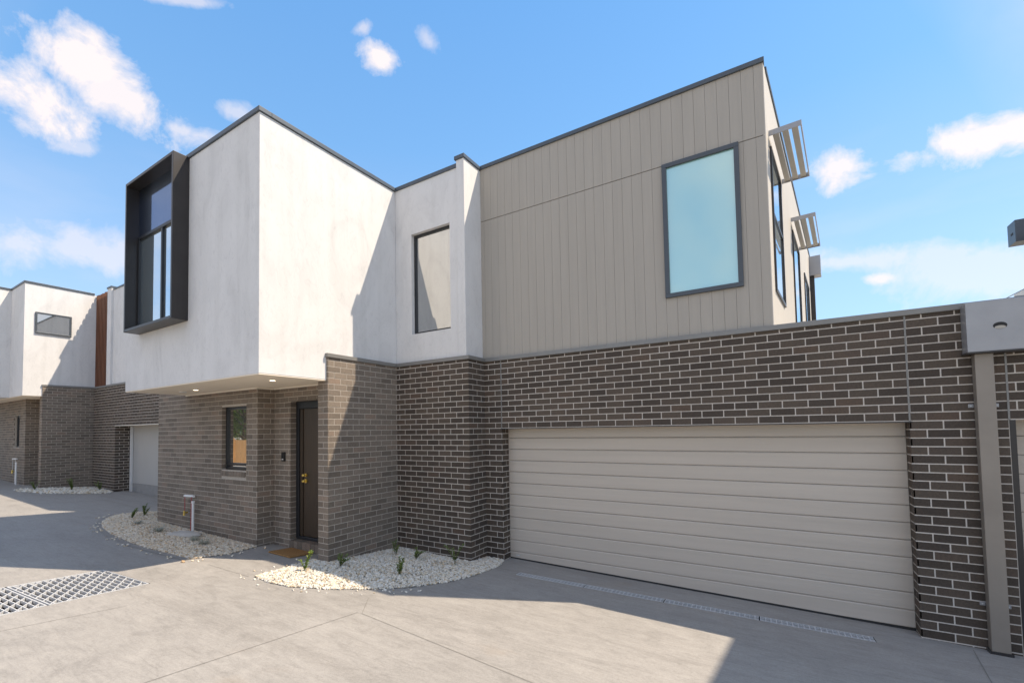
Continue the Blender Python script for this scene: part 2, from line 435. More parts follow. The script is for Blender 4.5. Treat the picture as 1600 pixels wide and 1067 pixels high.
def gfar(x, y): return gz(x, y) - .06 if (-30 <= x <= 9 and -7.6 <= y <= 3) else gz(x, y) - .006
ring_x = [-R_, -120, -30, 9, 120, R_]; ring_y = [-R_, -120, -10.6, -7.6, 3, 120, R_]
for i in range(5):
    for j in range(6):
        if i == 2 and j == 3: continue
        q = [(ring_x[i], ring_y[j]), (ring_x[i + 1], ring_y[j]), (ring_x[i + 1], ring_y[j + 1]), (ring_x[i], ring_y[j + 1])]
        mb.poly([(x, y, gz(x, y) - .006) for x, y in q])
g = link('ground', mb.mesh('ground', 'ground_soil')); g['kind'] = 'structure'
# saw cuts in the slab (children of the driveway)
def saw_cut(a, b, w=.005):
    a = Vector(a); b = Vector(b); u = (b - a).normalized(); n = Vector((-u.y, u.x)) * w / 2
    k = max(2, int((b - a).length / .8)); m = MB()
    for i in range(k):
        p = a.lerp(b, i / k); q = a.lerp(b, (i + 1) / k)
        m.poly([gpt(*(p - n), .0035), gpt(*(q - n), .0035), gpt(*(q + n), .0035), gpt(*(p + n), .0035)])
    link('saw_cut', m.mesh('saw_cut', 'saw_cut'), drv)
for a, b in (((-2.05, -7.5), (-1.85, -4.36)), ((-.10, -7.5), (.04, -3.03)), ((.10, -3.03), (4.7, -3.50)), ((.10, -3.03), (-.21, -2.65)),
             ((-2.9, -3.04), (-1.95, -3.02)), ((5.14, -.10), (4.75, -3.5)), ((-6.2, -7.5), (-6.1, -3.1)),
             ((-9.6, -7.5), (-9.5, -.6))):
    saw_cut(a, b)

# ------------------------------------------------------------------ houses: brick bookkeeping
COURSE, PITCH_B = .086, .240
class House:
    def __init__(s, root): s.root = root; s.bricks = []
def bricks_on(house, wall, o, u, n, u0, u1, z0, z1, zref, phase, mat, holes=(), depth=.018, proud=.0025):
    """running-bond bricks on a wall face; o,u,n are 2-D (origin, along, outwards)"""
    k = math.floor((z0 - zref) / COURSE) - 1
    while zref + k * COURSE < z1:
        a = zref + k * COURSE + .0115; b = zref + (k + 1) * COURSE
        za, zb = max(a, z0), min(b, z1)
        k += 1
        if zb - za < .012: continue
        ph = phase + (.5 * PITCH_B if (k % 2) else 0)
        i = math.floor((u0 - ph) / PITCH_B) - 1
        while ph + i * PITCH_B < u1:
            ua, ub = ph + i * PITCH_B + .0115, ph + (i + 1) * PITCH_B
            i += 1
            segs = [(max(ua, u0), min(ub, u1))]
            for (ha, hb, hza, hzb) in holes:
                if hza - .01 < (za + zb) / 2 < hzb + .01:
                    ns = []
                    for (p, q) in segs:
                        if q <= ha or p >= hb: ns.append((p, q)); continue
                        if p < ha: ns.append((p, ha))
                        if q > hb: ns.append((hb, q))
                    segs = ns
            for (p, q) in segs:
                if q - p > .022:
                    house.bricks.append((wall, o, u, n, p, q, za, zb, mat, depth, proud))
def finish_bricks(house, limit=300):
    def area(b):
        wall, o, u, n, p, q, za, zb, *_ = b
        c = Vector((o[0] + u[0] * (p + q) / 2, o[1] + u[1] * (p + q) / 2, (za + zb) / 2))
        if (CAM - c).dot(Vector((n[0], n[1], 0))) <= 0: return 0
        P = []
        for a, z in ((p, za), (q, za), (q, zb), (p, zb)):
            s = project((o[0] + u[0] * a, o[1] + u[1] * a, z))
            if s is None: return 0
            P.append(s)
        if not all(-30 < s[0] < W0 + 30 and -30 < s[1] < H0 + 30 for s in P): return 0
        return abs(sum(P[i][0] * P[(i + 1) % 4][1] - P[(i + 1) % 4][0] * P[i][1] for i in range(4))) / 2
    rank = sorted(house.bricks, key=area, reverse=True)
    shared = {}; L = base_of(house.root)
    for b in rank[:limit]:
        wall, o, u, n, p, q, za, zb, mat, depth, proud = b
        ln, ht = round(q - p, 3), round(zb - za, 3)
        pr = round(proud + RND.choice((-.001, 0, 0, .001)), 4)
        key = (ln, ht, mat, pr, depth)
        if key not in shared:
            m = MB(); m.box(-ln / 2, ln / 2, -depth, pr, -ht / 2, ht / 2)
            shared[key] = m.mesh('brick', mat)
        ob = link('brick', shared[key], wall)
        ob.location = Vector((o[0] + u[0] * (p + q) / 2, o[1] + u[1] * (p + q) / 2, (za + zb) / 2)) - L
        # local x along -u or u so that local y is the outward normal
        rz = math.atan2(n[1], n[0]) - math.pi / 2
        ob.rotation_euler = (0, 0, rz)
    rest = rank[limit:]
    if rest:
        mats = sorted({b[8] for b in rest}); m = MB()
        for b in rest:
            wall, o, u, n, p, q, za, zb, mat, depth, proud = b
            m.obox(o, u, n, p, q, -depth, proud + RND.choice((-.001, 0, 0, .001)), za, zb, mats.index(mat))
        ob = part('brick_courses', m, mats, house.root); ob['kind'] = 'stuff'
UX, UY = (1, 0), (0, 1)

def cap_strip(name, parent, boxes, mat, bevel=.004):
    m = MB()
    for b in boxes: m.box(*b)
    return part(name, m, mat, parent, bevel)

# window on a face: frame bars and a pane, o/u/n as for bricks
def window(parent, o, u, n, u0, u1, z0, z1, frame=.05, fmat='window_frame', gmat='glass_mirror', proud=.03, inset=.02, mull=(), transom=(), label=None):
    m = MB()
    m.obox(o, u, n, u0, u1, -.06, proud, z1 - frame, z1); m.obox(o, u, n, u0, u1, -.06, proud, z0, z0 + frame)
    m.obox(o, u, n, u0, u0 + frame, -.06, proud, z0 + frame, z1 - frame); m.obox(o, u, n, u1 - frame, u1, -.06, proud, z0 + frame, z1 - frame)
    for x in mull: m.obox(o, u, n, x - frame / 2, x + frame / 2, -.05, proud - .003, z0 + frame, z1 - frame)
    for z in transom: m.obox(o, u, n, u0 + frame, u1 - frame, -.05, proud - .004, z - frame / 2, z + frame / 2)
    w = part('window', m, fmat, parent, .004)
    if label: w['label'] = label
    xs = [u0 + frame] + [x for x in mull] + [u1 - frame]
    for a, b in zip(xs[:-1], xs[1:]):
        g = MB(); g.obox(o, u, n, a - .004, b + .004, -.04, proud - inset - .012, z0 + frame - .004, z1 - frame + .004)
        part('pane', g, gmat, w)
    return w

# ================================================================== the townhouse
HB = (-1.0, 0.0, gz(-1, 0))
house = thing('townhouse', 'two-storey townhouse with white rendered box, grey cladding and wide beige garage door', 'house', HB)
HS = House(house)
BT, CT = 3.232, 3.291           # top of brickwork, top of its capping
WT = 6.40                        # white parapet, top of capping
ZB = -.35
XA, XC = -.312, -1.812
YD = -.462                       # dark wall face
ZL = 2.15                        # garage lintel

# -- garage wall -----------------------------------------------------------
m = MB()
m.box(XA, 0, 0, .24, ZB, BT); m.box(0, 4.8, 0, .24, ZL, BT); m.box(4.8, 5.49, 0, .24, ZB, BT)
gw = part('garage_wall', m, 'pale_mortar', house)
bricks_on(HS, gw, (0, 0), UX, (0, -1), XA + .0, -.006, ZB, BT, ZL, 0, 'dark_brick')
bricks_on(HS, gw, (0, 0), UX, (0, -1), .006, 4.794, ZL + .004, BT, ZL, 0, 'dark_brick')
bricks_on(HS, gw, (0, 0), UX, (0, -1), 4.806, 5.484, ZL, BT, ZL, 0, 'dark_brick')
bricks_on(HS, gw, (0, 0), UX, (0, -1), 4.800, 5.484, ZB, ZL, ZL, 0, 'dark_brick')
bricks_on(HS, gw, (0, 0), UY, (1, 0), 0, .20, ZB, ZL, ZL, .11, 'dark_brick')          # left reveal
bricks_on(HS, gw, (4.8, 0), UY, (-1, 0), 0, .20, ZB, ZL, ZL, .11, 'dark_brick')       # right reveal
for x in (0.0, 4.8):
    j = MB(); j.box(x - .007, x + .007, -.0055, .002, ZL, BT); part('control_joint', j, 'cap_grey', gw)
li = MB(); li.box(-.02, 4.82, -.0075, .12, ZL - .010, ZL + .002); part('steel_lintel', li, 'hood_brown', gw)

# -- dark wall beside it and its return --------------------------------------
m = MB(); m.box(XC, XA, YD, .0, ZB, BT); m.box(XC, XA - .02, .0, .24, ZB, BT)
dw = part('dark_brick_wall', m, 'pale_mortar', house)
bricks_on(HS, dw, (0, YD), UX, (0, -1), XC, XA + .004, ZB, BT, ZL, .05, 'dark_brick')
bricks_on(HS, dw, (XA, YD), UY, (1, 0), 0, -YD, ZB, BT, ZL, .11, 'dark_brick')

# -- light brick wing wall, end pier -----------------------------------------
YE = -1.914; XP = -2.03
m = MB(); m.box(XP, XC, YE, YD + .0, ZB, BT)
pw = part('wing_wall', m, 'grey_mortar', house)
bricks_on(HS, pw, (XC, YE), UY, (1, 0), 0, YD - YE, ZB, BT, ZL, .11, 'grey_brick')
bricks_on(HS, pw, (XP, YE), UX, (0, -1), 0, XC - XP + .004, ZB, 2.90, ZL, .11, 'grey_brick')
bricks_on(HS, pw, (XP, YE), UX, (0, -1), 0, XC - XP + .004, 2.90, BT, ZL, .11, 'grey_brick')
bricks_on(HS, pw, (XP, YE), UY, (-1, 0), 0, .36, ZB, 2.88, ZL, .11, 'grey_brick')

# -- ground-floor front wall, return and entry wall ---------------------------
XH, YH, YI, XHL = -3.506, -1.974, -1.677, -7.06
SOF = 2.888
GW0, GW1, GWZ0, GWZ1 = -4.60, -3.82, 1.505, 2.605        # window opening
m = MB()
m.box(XHL, GW0, YH, YI, ZB, SOF); m.box(GW1, XH, YH, YI, ZB, SOF)
m.box(GW0, GW1, YH, YI, ZB, GWZ0); m.box(GW0, GW1, YH, YI, GWZ1, SOF)
m.box(XHL, -5.95, YH, YI, SOF, BT)
m.box(XHL, XHL + .24, YI, 3.0, ZB, BT)
fw_ = part('front_wall', m, 'grey_mortar', house)
hz = -.036
bricks_on(HS, fw_, (XHL, YH), UX, (0, -1), 0, XH - XHL + .004, ZB, SOF, ZL + hz, .06, 'grey_brick', [(GW0 - XHL, GW1 - XHL, GWZ0 - .115, GWZ1)])
bricks_on(HS, fw_, (XHL, YH), UX, (0, -1), 0, 1.10, SOF, BT, ZL + hz, .06, 'grey_brick')
bricks_on(HS, fw_, (XH, YH), UY, (1, 0), 0, YI - YH, ZB, SOF, ZL + hz, .11, 'grey_brick')
bricks_on(HS, fw_, (GW0, YH), UY, (1, 0), 0, .11, GWZ0, GWZ1, ZL + hz, .11, 'grey_brick')
bricks_on(HS, fw_, (XHL, YH), UY, (-1, 0), 0, 3.0, ZB, BT, ZL + hz, .11, 'grey_brick')
sx = GW0
while sx < GW1 - .03:                                     # sloping sill of bricks on edge
    e = min(sx + .076, GW1)
    s = MB(); s.quadbox([(sx, YH - .022, GWZ0 - .105), (e, YH - .022, GWZ0 - .105), (e, YH + .10, GWZ0 - .07), (sx, YH + .10, GWZ0 - .07),
                         (sx, YH - .022, GWZ0 - .028), (e, YH - .022, GWZ0 - .028), (e, YH + .10, GWZ0 + .006), (sx, YH + .10, GWZ0 + .006)])
    part('sill_brick', s, 'grey_brick', fw_); sx += .086
window(house, (0, YH + .105), UX, (0, -1), GW0, GW1, GWZ0 + .006, GWZ1, .045, 'frame_black', 'glass_mirror', .035, .02, (), (1.60,), 'black framed narrow window in grey brick')
XD0, XD1, DZ = -3.04, XP, 2.66
m = MB(); m.box(XH - .0, XD0, YI, -1.44, ZB, SOF); m.box(XD0, XD1, YI, -1.44, DZ, SOF)
ew = part('entry_wall', m, 'grey_mortar', house)
bricks_on(HS, ew, (XH, YI), UX, (0, -1), 0, XD1 - XH, ZB, SOF, ZL + hz, .05, 'grey_brick', [(XD0 - XH, XD1 - XH, ZB - 1, DZ)])
bricks_on(HS, ew, (XD0, YI), UY, (1, 0), 0, .11, ZB, DZ, ZL + hz, .11, 'grey_brick')
# door: frame, leaf, hardware, brick step
DY = -1.575
m = MB(); m.box(XD0, XD0 + .075, DY, DY + .12, .40, DZ); m.box(XD1 - .05, XD1, DY, DY + .12, .40, DZ)
m.box(XD0 + .075, XD1 - .05, DY, DY + .12, DZ - .13, DZ); m.box(XD0 + .075, XD1 - .05, DY, DY + .12, .40, .445)
dr = part('front_door', m, 'frame_black', house, .005); dr['label'] = 'dark timber front door in black frame'
m = MB(); m.box(XD0 + .155, XD1 - .055, DY + .035, DY + .08, .45, DZ - .135); m.box(XD0 + .08, XD0 + .145, DY + .02, DY + .07, .45, DZ - .135)
part('door_leaf', m, 'door_timber', dr, .004)
for z, r in ((1.44, .028), (1.345, .033)):
    m = MB(); xk = XD0 + .225
    m.tube([(xk, DY + .036, z), (xk, DY + .018, z)], r, 16); m.tube([(xk, DY + .02, z), (xk, DY - .012, z), (xk, DY - .03, z), (xk, DY - .04, z)], [.012, .014, .024, .016], 14)
    part('door_knob' if z < 1.4 else 'deadlock', m, 'brass', dr)
sx = XD0
while sx < XD1 - .03:
    e = min(sx + .100, XD1); s = MB(); s.box(sx, e, YI - .02, DY + .1, .26, .395); part('step_brick', s, 'grey_brick', ew); sx += .108
s = MB(); s.box(XD0, XD1, YI - .012, DY + .1, 0, .385); part('door_step', s, 'grey_mortar', ew)
m = MB(); m.box(-3.25, -3.165, YI - .034, YI - .003, 1.665, 1.815)
ic = part('intercom', m, 'plastic_black', house, .008)
m = MB(); m.box(-3.225, -3.19, YI - .0375, YI - .033, 1.69, 1.705); part('call_button', m, 'plastic_white', ic)
m = MB(); m.tube([(-3.2075, YI - .034, 1.775), (-3.2075, YI - .038, 1.775)], .013, 14); part('camera_lens', m, 'frame_black', ic)

# -- white rendered box --------------------------------------------------------
XL, YF, XB = -5.927, -2.969, -1.842
YW = -.432
m = MB()
m.box(XL, XB, YF, YW, SOF + .012, WT - .062); m.box(XL, XB, YW, 5.5, CT - .004, WT - .062)
wb = part('rendered_box', m, 'white_render', house, .007)
m = MB(); m.box(XL + .004, XB - .004, YF + .004, YI + .0, SOF, SOF + .011)
sf = part('soffit', m, 'soffit', house)
m = MB(); m.box(XL + .05, XH, YH - .028, YH - .007, SOF - .022, SOF - .001); m.box(XH + .007, XH + .028, YH - .028, YI - .03, SOF - .022, SOF - .001)
m.box(XH + .028, XP, YI - .028, YI - .007, SOF - .022, SOF - .001)
part('soffit_trim', m, 'soffit_trim', sf)
for (x, y) in ((-2.36, -2.44), (-4.60, -2.42)):
    m = MB(); m.tube([(x, y, SOF + .004), (x, y, SOF - .005)], .055, 20); d = part('downlight', m, 'plastic_white', house)
    m = MB(); m.tube([(x, y, SOF - .004), (x, y, SOF - .007)], .038, 18); part('lamp', m, 'lamp_glow', d)
m = MB(); m.tube([(-5.12, -2.39, SOF + .003), (-5.12, -2.39, SOF - .012)], .06, 20); part('soffit_vent', m, 'plastic_white', house)
WX0, WX1, WZ0, WZ1 = -1.478, -.66, 3.765, 5.485
m = MB(); m.box(XB, WX0, YW, YW + .3, CT - .004, WT - .062); m.box(WX1, -.50, YW, YW + .3, CT - .004, WT - .062)
m.box(WX0, WX1, YW, YW + .3, CT - .004, WZ0); m.box(WX0, WX1, YW, YW + .3, WZ1, WT - .062); m.box(XB, -.50, YW + .3, 5.5, CT - .004, WT - .062)
ww = part('rendered_wall', m, 'white_render', house)
m = MB(); m.box(-.50, -.352, YD - .004 + .012, .06, CT - .004, 6.445)
fin = part('rendered_fin', m, 'white_render', house, .006)
m = MB()
m.box(XL - .02, XB + .024, YF - .024, YF + .16, WT - .062, WT); m.box(XB - .16, XB + .024, YF + .16, YW - .024, WT - .062, WT)
m.box(XB - .16, -.50, YW - .024, YW + .16, WT - .062, WT); m.box(XL - .02, XL + .16, YF + .16, 5.5, WT - .062, WT)
part('parapet_cap', m, 'fascia_blue_grey', wb, .004)
m = MB(); m.box(-.522, -.330, YD - .016, .03, 6.445, 6.504); part('fin_cap', m, 'fascia_blue_grey', fin, .004)
m = MB(); m.box(XL + .05, XB - .05, YF + .05, 5.4, 6.20, 6.24); m.box(XB - .05, -.5, YW + .05, 5.4, 6.20, 6.24); part('roof', m, 'roof_metal', house)
# window in the white wall
window(house, (0, YW + .10), UX, (0, -1), WX0, WX1, WZ0, WZ1, .042, 'frame_black', 'glass_mirror', .03, .012, (), (), 'tall window in white wall reflecting the rendered box')
# projecting black hood around the bedroom window
HX0, HX1, HZ0, HZ1, HY = -5.385, -3.695, 3.84, 6.355, -3.20
t = .045
m = MB()
m.box(HX0, HX0 + t, HY, YF + .06, HZ0, HZ1); m.box(HX1 - t, HX1, HY, YF + .06, HZ0, HZ1)
m.box(HX0 + t, HX1 - t, HY, YF + .06, HZ1 - t, HZ1); m.box(HX0 + t, HX1 - t, HY, YF + .06, HZ0, HZ0 + t)
hd = part('window_hood', m, 'hood_brown', house, .004); hd['label'] = 'projecting black metal window surround'
m = MB(); m.box(HX0 + t, HX1 - t, YF - .045, YF - .010, 5.50, HZ1 - t); part('spandrel_panel', m, 'glass_dark', hd)
window(house, (0, YF - .012), UX, (0, -1), HX0 + t + .003, HX1 - t - .003, HZ0 + t + .003, 5.497, .05, 'frame_black', 'glass_sky', .045, .022, (-4.47,))

# -- grey clad block -----------------------------------------------------------
XK0, XK1, KT, TR = -.36, 3.6675, 6.51, 5.573
KF = .0905                                              # the side wall is not square to the front
KEND = 8.35
def side_x(y): return XK1 + KF * y
m = MB()
m.quadbox([(XK0, .045, CT - .004), (XK1 - .004, .045, CT - .004), (side_x(KEND), KEND, CT - .004), (XK0, KEND, CT - .004),
           (XK0, .045, KT - .06), (XK1 - .004, .045, KT - .06), (side_x(KEND), KEND, KT - .06), (XK0, KEND, KT - .06)])
cb = part('clad_block', m, 'cladding_gap', house)
joints = [.113 + .1331 * k for k in range(-5, 30)]
xs = [XK0 + .008] + [x for x in joints if XK0 + .05 < x < XK1 - .04] + [XK1]
for (za, zb) in ((CT - .002, TR - .005), (TR + .005, KT - .055)):
    for a, b in zip(xs[:-1], xs[1:]):
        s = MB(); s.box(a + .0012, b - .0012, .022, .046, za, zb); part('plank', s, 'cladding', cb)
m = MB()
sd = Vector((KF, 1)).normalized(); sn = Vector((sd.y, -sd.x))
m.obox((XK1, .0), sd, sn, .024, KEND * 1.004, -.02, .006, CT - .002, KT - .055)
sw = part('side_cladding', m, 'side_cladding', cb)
m = MB(); m.box(XK0 + .03, XK1 + .02, -.004, .20, KT - .058, KT); m.obox((XK1, 0), sd, sn, .20, KEND * 1.004, -.16, .022, KT - .058, KT)
part('parapet_cap', m, 'fascia_blue_grey', cb, .004)
m = MB(); m.box(XK0 + .05, XK1 - .05, .2, KEND - .1, 6.3, 6.33); part('roof', m, 'roof_metal', cb)
window(house, (0, .022), UX, (0, -1), 2.505, 3.392, 3.805, 5.577, .055, 'window_frame', 'glass_frosted', .035, .02, (), (), 'large blue-grey framed frosted window in grey cladding')
for (a, b, z0, z1) in ((.34, 1.40, 3.77, 5.58), (3.15, 4.5, 3.36, 5.46), (5.85, 7.25, 3.36, 5.42)):
    window(house, (XK1, 0), sd, sn, a, b, z0, z1, .04, 'hood_brown', 'glass_sky', .028, .006, (), (4.75,) if a < 1 else ())
def louver(y0, y1, z, dep):
    m = MB()
    m.obox((XK1, 0), sd, sn, y0, y0 + .012, .006, dep, z - .065, z); m.obox((XK1, 0), sd, sn, y1 - .012, y1, .006, dep, z - .065, z)
    m.obox((XK1, 0), sd, sn, y0 + .012, y1 - .012, dep - .012, dep, z - .065, z)
    lv = part('sun_louver', m, 'head_grey', house)
    for k in range(3):
        a = .045 + k * (dep - .05) / 3
        s = MB(); s.obox((XK1, 0), sd, sn, y0 + .012, y1 - .012, a, a + (dep - .05) / 3 - .034, z - .05, z - .015); part('blade', s, 'louver_metal', lv)
louver(.30, 1.77, 5.755, .34); louver(3.07, 4.74, 5.64, .345)
m = MB(); m.obox((XK1, 0), sd, sn, 8.03, 8.38, .007, .24, 5.90, 6.385); rh = part('rainwater_head', m, 'head_grey', house, .004)
m = MB(); m.obox((XK1, 0), sd, sn, 8.12, 8.25, .007, .10, CT, 5.90); part('downpipe', m, 'hood_brown', house)

# -- cappings of the brickwork -----------------------------------------------------
cap_strip('brick_cap', house, [
    (XP - .02, XC + .026, YE - .026, YD - .028, BT, CT),
    (XP - .02, XA + .026, YD - .028, YW + .02, BT, CT), (-.48, XA + .026, YW + .02, -.028, BT, CT),
    (-.48, 5.49, -.028, .26, BT, CT)], 'cap_grey')
cap_strip('front_wall_cap', house, [(XHL - .02, -5.95, YH - .02, YI, BT, CT)], 'cap_grey')
m = MB(); m.quadbox([(side_x(.26) + .02, .26, 3.0), (5.49, .26, 3.0), (5.49, 9, 3.0), (side_x(9) + .02, 9, 3.0),
                     (side_x(.26) + .02, .26, 3.04), (5.49, .26, 3.04), (5.49, 9, 3.04), (side_x(9) + .02, 9, 3.04)])
part('garage_roof', m, 'roof_metal', house)

# -- garage door ---------------------------------------------------------------
m = MB(); m.box(.0, 4.8, .235, .26, ZB, ZL + .03)
gd = part('garage_door', m, 'cladding_gap', house); gd['label'] = 'wide beige sectional garage door'
zb = gz(2.4, .2) - .02; np_ = 12; ph = (ZL + .03 - zb) / np_
for k in range(np_):
    s = MB(); z0 = zb + k * ph; z1 = z0 + ph - .005
    y0, y1 = .208, .238
    # slightly rounded top edge, step at the bottom
    prof = [(y0 + .006, z0), (y0, z0 + .008), (y0, z1 - .014), (y0 + .010, z1), (y1, z1), (y1, z0)]
    i = len(s.v)
    for x in (.004, 4.796): s.v += [(x, y, z) for y, z in prof]
    n_ = len(prof)
    for q in range(n_):
        s.f.append((q, (q + 1) % n_, n_ + (q + 1) % n_, n_ + q)); s.m.append(0)
    s.f.append(tuple(reversed(range(n_)))); s.m.append(0); s.f.append(tuple(range(n_, 2 * n_))); s.m.append(0)
    part('door_panel', s, 'garage_panel', gd)
m = MB(); m.quadbox([(.0, .205, gz(0, .2) - .01), (4.8, .205, gz(4.8, .2) - .01), (4.8, .236, gz(4.8, .2) - .01), (0, .236, gz(0, .2) - .01),
                     (.0, .205, gz(0, .2) + .022), (4.8, .205, gz(4.8, .2) + .022), (4.8, .236, gz(4.8, .2) + .022), (0, .236, gz(0, .2) + .022)])
part('bottom_seal', m, 'door_seal', gd)
m = MB(); m.box(.10, .16, .2055, .2075, gz(0, .2) + .055, gz(0, .2) + .067); part('maker_plate', m, 'steel_galv', gd)

# -- rain head and downpipe on the right pier --------------------------------------
m = MB()
m.box(5.205, 5.655, -.165, -.006, 2.79, 3.262)
rh = part('rainwater_head', m, 'head_grey', house, .005); rh['label'] = 'grey metal rainwater head with oval overflow hole'
m = MB(); pts = []
for q in range(24):
    a = 2 * math.pi * q / 24; pts.append((5.425 + .046 * math.cos(a), -.1665, 3.02 + .032 * math.sin(a)))
m.poly(pts); part('overflow_hole', m, 'pit_dark', rh)
pts = [(5.425 + .036 * math.cos(a) , -.1672, 3.005 + .015 * math.sin(a)) for a in [2 * math.pi * q / 24 for q in range(24)]]
m = MB(); m.poly(pts); part('hole_back', m, 'louver_metal', rh)
m = MB(); m.box(5.195, 5.665, -.172, -.006, 2.778, 2.79); part('head_flange', m, 'hood_brown', rh)
m = MB(); m.box(5.262, 5.388, -.105, -.012, gz(5.3, -.1) + .02, 2.778)
dp = part('downpipe', m, 'pipe_taupe', house, .006)
for z in (2.29, .42):
    for (a, b, x) in ((5.222, 5.2615, 5.24), (5.3885, 5.428, 5.41)):
        m = MB(); m.box(a, b, -.012, -.0055, z - .018, z + .018); br = part('pipe_bracket', m, 'head_grey', dp, .004)
        s = MB(); s.tube([(x, -.011, z), (x, -.016, z)], .006, 10); part('screw', s, 'steel_galv', br)
m = MB(); m.box(5.25, 5.40, -.118, -.006, gz(5.3, -.1) - .02, gz(5.3, -.1) + .025); part('pipe_shoe', m, 'hood_brown', dp)
finish_bricks(HS)

# ================================================================== townhouse beyond the downpipe
RB = (7.4, 0, gz(7.4, 0))
rhs = thing('townhouse', 'neighbouring townhouse beyond the grey downpipe, its garage door partly in view', 'house', RB)
RS = House(rhs)
m = MB(); m.box(5.49, 10.29, 0, .24, ZL, BT); m.box(10.29, 11.2, 0, .24, ZB, BT)
rw = part('garage_wall', m, 'pale_mortar', rhs)
bricks_on(RS, rw, (5.49, 0), UX, (0, -1), .006, 5.70, ZL + .004, BT, ZL, .05, 'dark_brick')
bricks_on(RS, rw, (10.29, 0), UX, (0, -1), 0, .9, ZB, ZL, ZL, .05, 'dark_brick')
j = MB(); j.box(5.483, 5.497, -.0055, .002, ZL, BT); part('control_joint', j, 'cap_grey', rw)
j = MB(); j.box(5.49, 5.53, -.004, .23, ZB, ZL); part('door_reveal', j, 'hood_brown', rw)
cap_strip('brick_cap', rhs, [(5.49, 11.2, -.028, .26, BT, CT)], 'cap_grey')
m = MB(); m.box(5.53, 10.29, .235, .26, ZB, ZL + .03); gd2 = part('garage_door', m, 'cladding_gap', rhs)
for k in range(np_):
    s = MB(); z0 = zb + k * ph; s.box(5.534, 10.286, .208, .238, z0, z0 + ph - .006); part('door_panel', s, 'garage_panel', gd2)
RX = 7.0
def rside(y): return RX + KF * y
m = MB(); E2 = 5.7
m.quadbox([(RX, .022, CT), (12.5, .022, CT), (12.5, E2, CT), (rside(E2), E2, CT), (RX, .022, KT), (12.5, .022, KT), (12.5, E2, KT), (rside(E2), E2, KT)])
part('clad_block', m, 'cladding', rhs)
m = MB(); m.quadbox([(5.49, .26, 3.0), (RX, .26, 3.0), (rside(E2), E2, 3.0), (5.49, E2, 3.0), (5.49, .26, 3.04), (RX, .26, 3.04), (rside(E2), E2, 3.04), (5.49, E2, 3.04)])
part('garage_roof', m, 'roof_metal', rhs)
m = MB(); m.box(7.955, 8.26, 8.02, 8.42, 5.935, 6.40); rr = part('rainwater_head', m, 'fascia_blue_grey', rhs, .005)
m = MB(); m.box(8.262, 9.4, 6.4, 8.45, CT, 6.2); part('rear_wall', m, 'cladding', rhs)
for yy in (8.16, 8.23):
    m = MB(); m.box(7.951, 7.956, yy - .016, yy + .016, 6.12, 6.17); part('overflow_slot', m, 'pit_dark', rr)
finish_bricks(RS)
AC = (6.62, 3.2, 3.04)
ac = thing('roof_unit', 'white metal rooftop unit just behind the garage parapet', 'roof unit', AC)
m = MB(); m.box(6.56, 7.2, 3.05, 3.45, 3.10, 3.96); part('cabinet', m, 'plastic_white', ac, .01)
m = MB(); m.box(6.45, 6.55, 3.02, 3.12, 3.10, 3.86); part('side_valve_box', m, 'roof_metal', ac)
m = MB(); m.box(6.46, 6.62, 3.1, 3.4, 3.04, 3.10); m.box(7.0, 7.15, 3.1, 3.4, 3.04, 3.10); part('foot', m, 'door_seal', ac)
m = MB(); m.tube([(6.36, 2.98, 3.84), (6.60, 3.04, 3.98)], .006, 8); part('guy_wire', m, 'steel_galv', ac)

# ================================================================== neighbouring townhouse on the left
NB = (-15.5, -1, gz(-15.5, -1))
nh = thing('townhouse', 'neighbouring white and brick townhouse with vertical timber battens beside its white box', 'house', NB)
NS = House(nh)
NX, NZ = -15.51, .505
NBT, NCT, NWT, NSOF = 3.70, 3.76, 6.93, 3.40
NYD, NYE, NYF = -.48, -1.774, -2.226
NL = 2.44
NO0, NO1 = -13.70, -8.9
m = MB(); m.box(NX, NO0, NYD, .1, ZB, NBT); m.box(NO0, NO1, NYD, .1, NL, NBT); m.box(NO1, -7.06 - .01, NYD, .1, ZB, NBT)
nd = part('dark_brick_wall', m, 'pale_mortar', nh)
bricks_on(NS, nd, (NX, NYD), UX, (0, -1), 0, NO0 - NX + .004, ZB, NBT, NL, .05, 'dark_brick')
bricks_on(NS, nd, (NX, NYD), UX, (0, -1), NO0 - NX + .004, NO1 - NX, NL + .004, NBT, NL, .05, 'dark_brick')
bricks_on(NS, nd, (NO0, NYD), UY, (1, 0), 0, .46, ZB, NL, NL, .11, 'dark_brick')
li = MB(); li.box(NO0 - .02, NO1, NYD - .007, NYD + .12, NL - .012, NL + .002); part('steel_lintel', li, 'soffit_trim', nd)
li = MB(); li.box(NO0, NO1, NYD + .12, .1, NL - .01, NL - .001); part('lintel_soffit', li, 'soffit', nd)
m = MB(); m.box(NO0, NO1, -.02, .02, .62, NL); ng = part('garage_door', m, 'pale_door', nh); ng['label'] = 'pale grey garage door in dark brick'
m = MB(); m.box(NO0, NO1, -.035, .02, .0, .615); part('bottom_rail', m, 'concrete_block', ng)
m = MB(); m.box(NO0 + .02, NO0 + .10, -.09, -.03, .2, NL - .02); part('door_track', m, 'plastic_white', ng)
m = MB(); m.box(NX - .22, NX, NYE, NYD, ZB, NBT); npw = part('wing_wall', m, 'grey_mortar', nh)
bricks_on(NS, npw, (NX, NYE), UY, (1, 0), 0, NYD - NYE, ZB, NBT, NL, .11, 'grey_brick')
bricks_on(NS, npw, (NX - .22, NYE), UX, (0, -1), 0, .224, ZB, NSOF, NL, .11, 'grey_brick')
NH0 = -17.2
m = MB(); w0, w1, wz0, wz1 = -18.50, -17.86, 1.78, 2.87
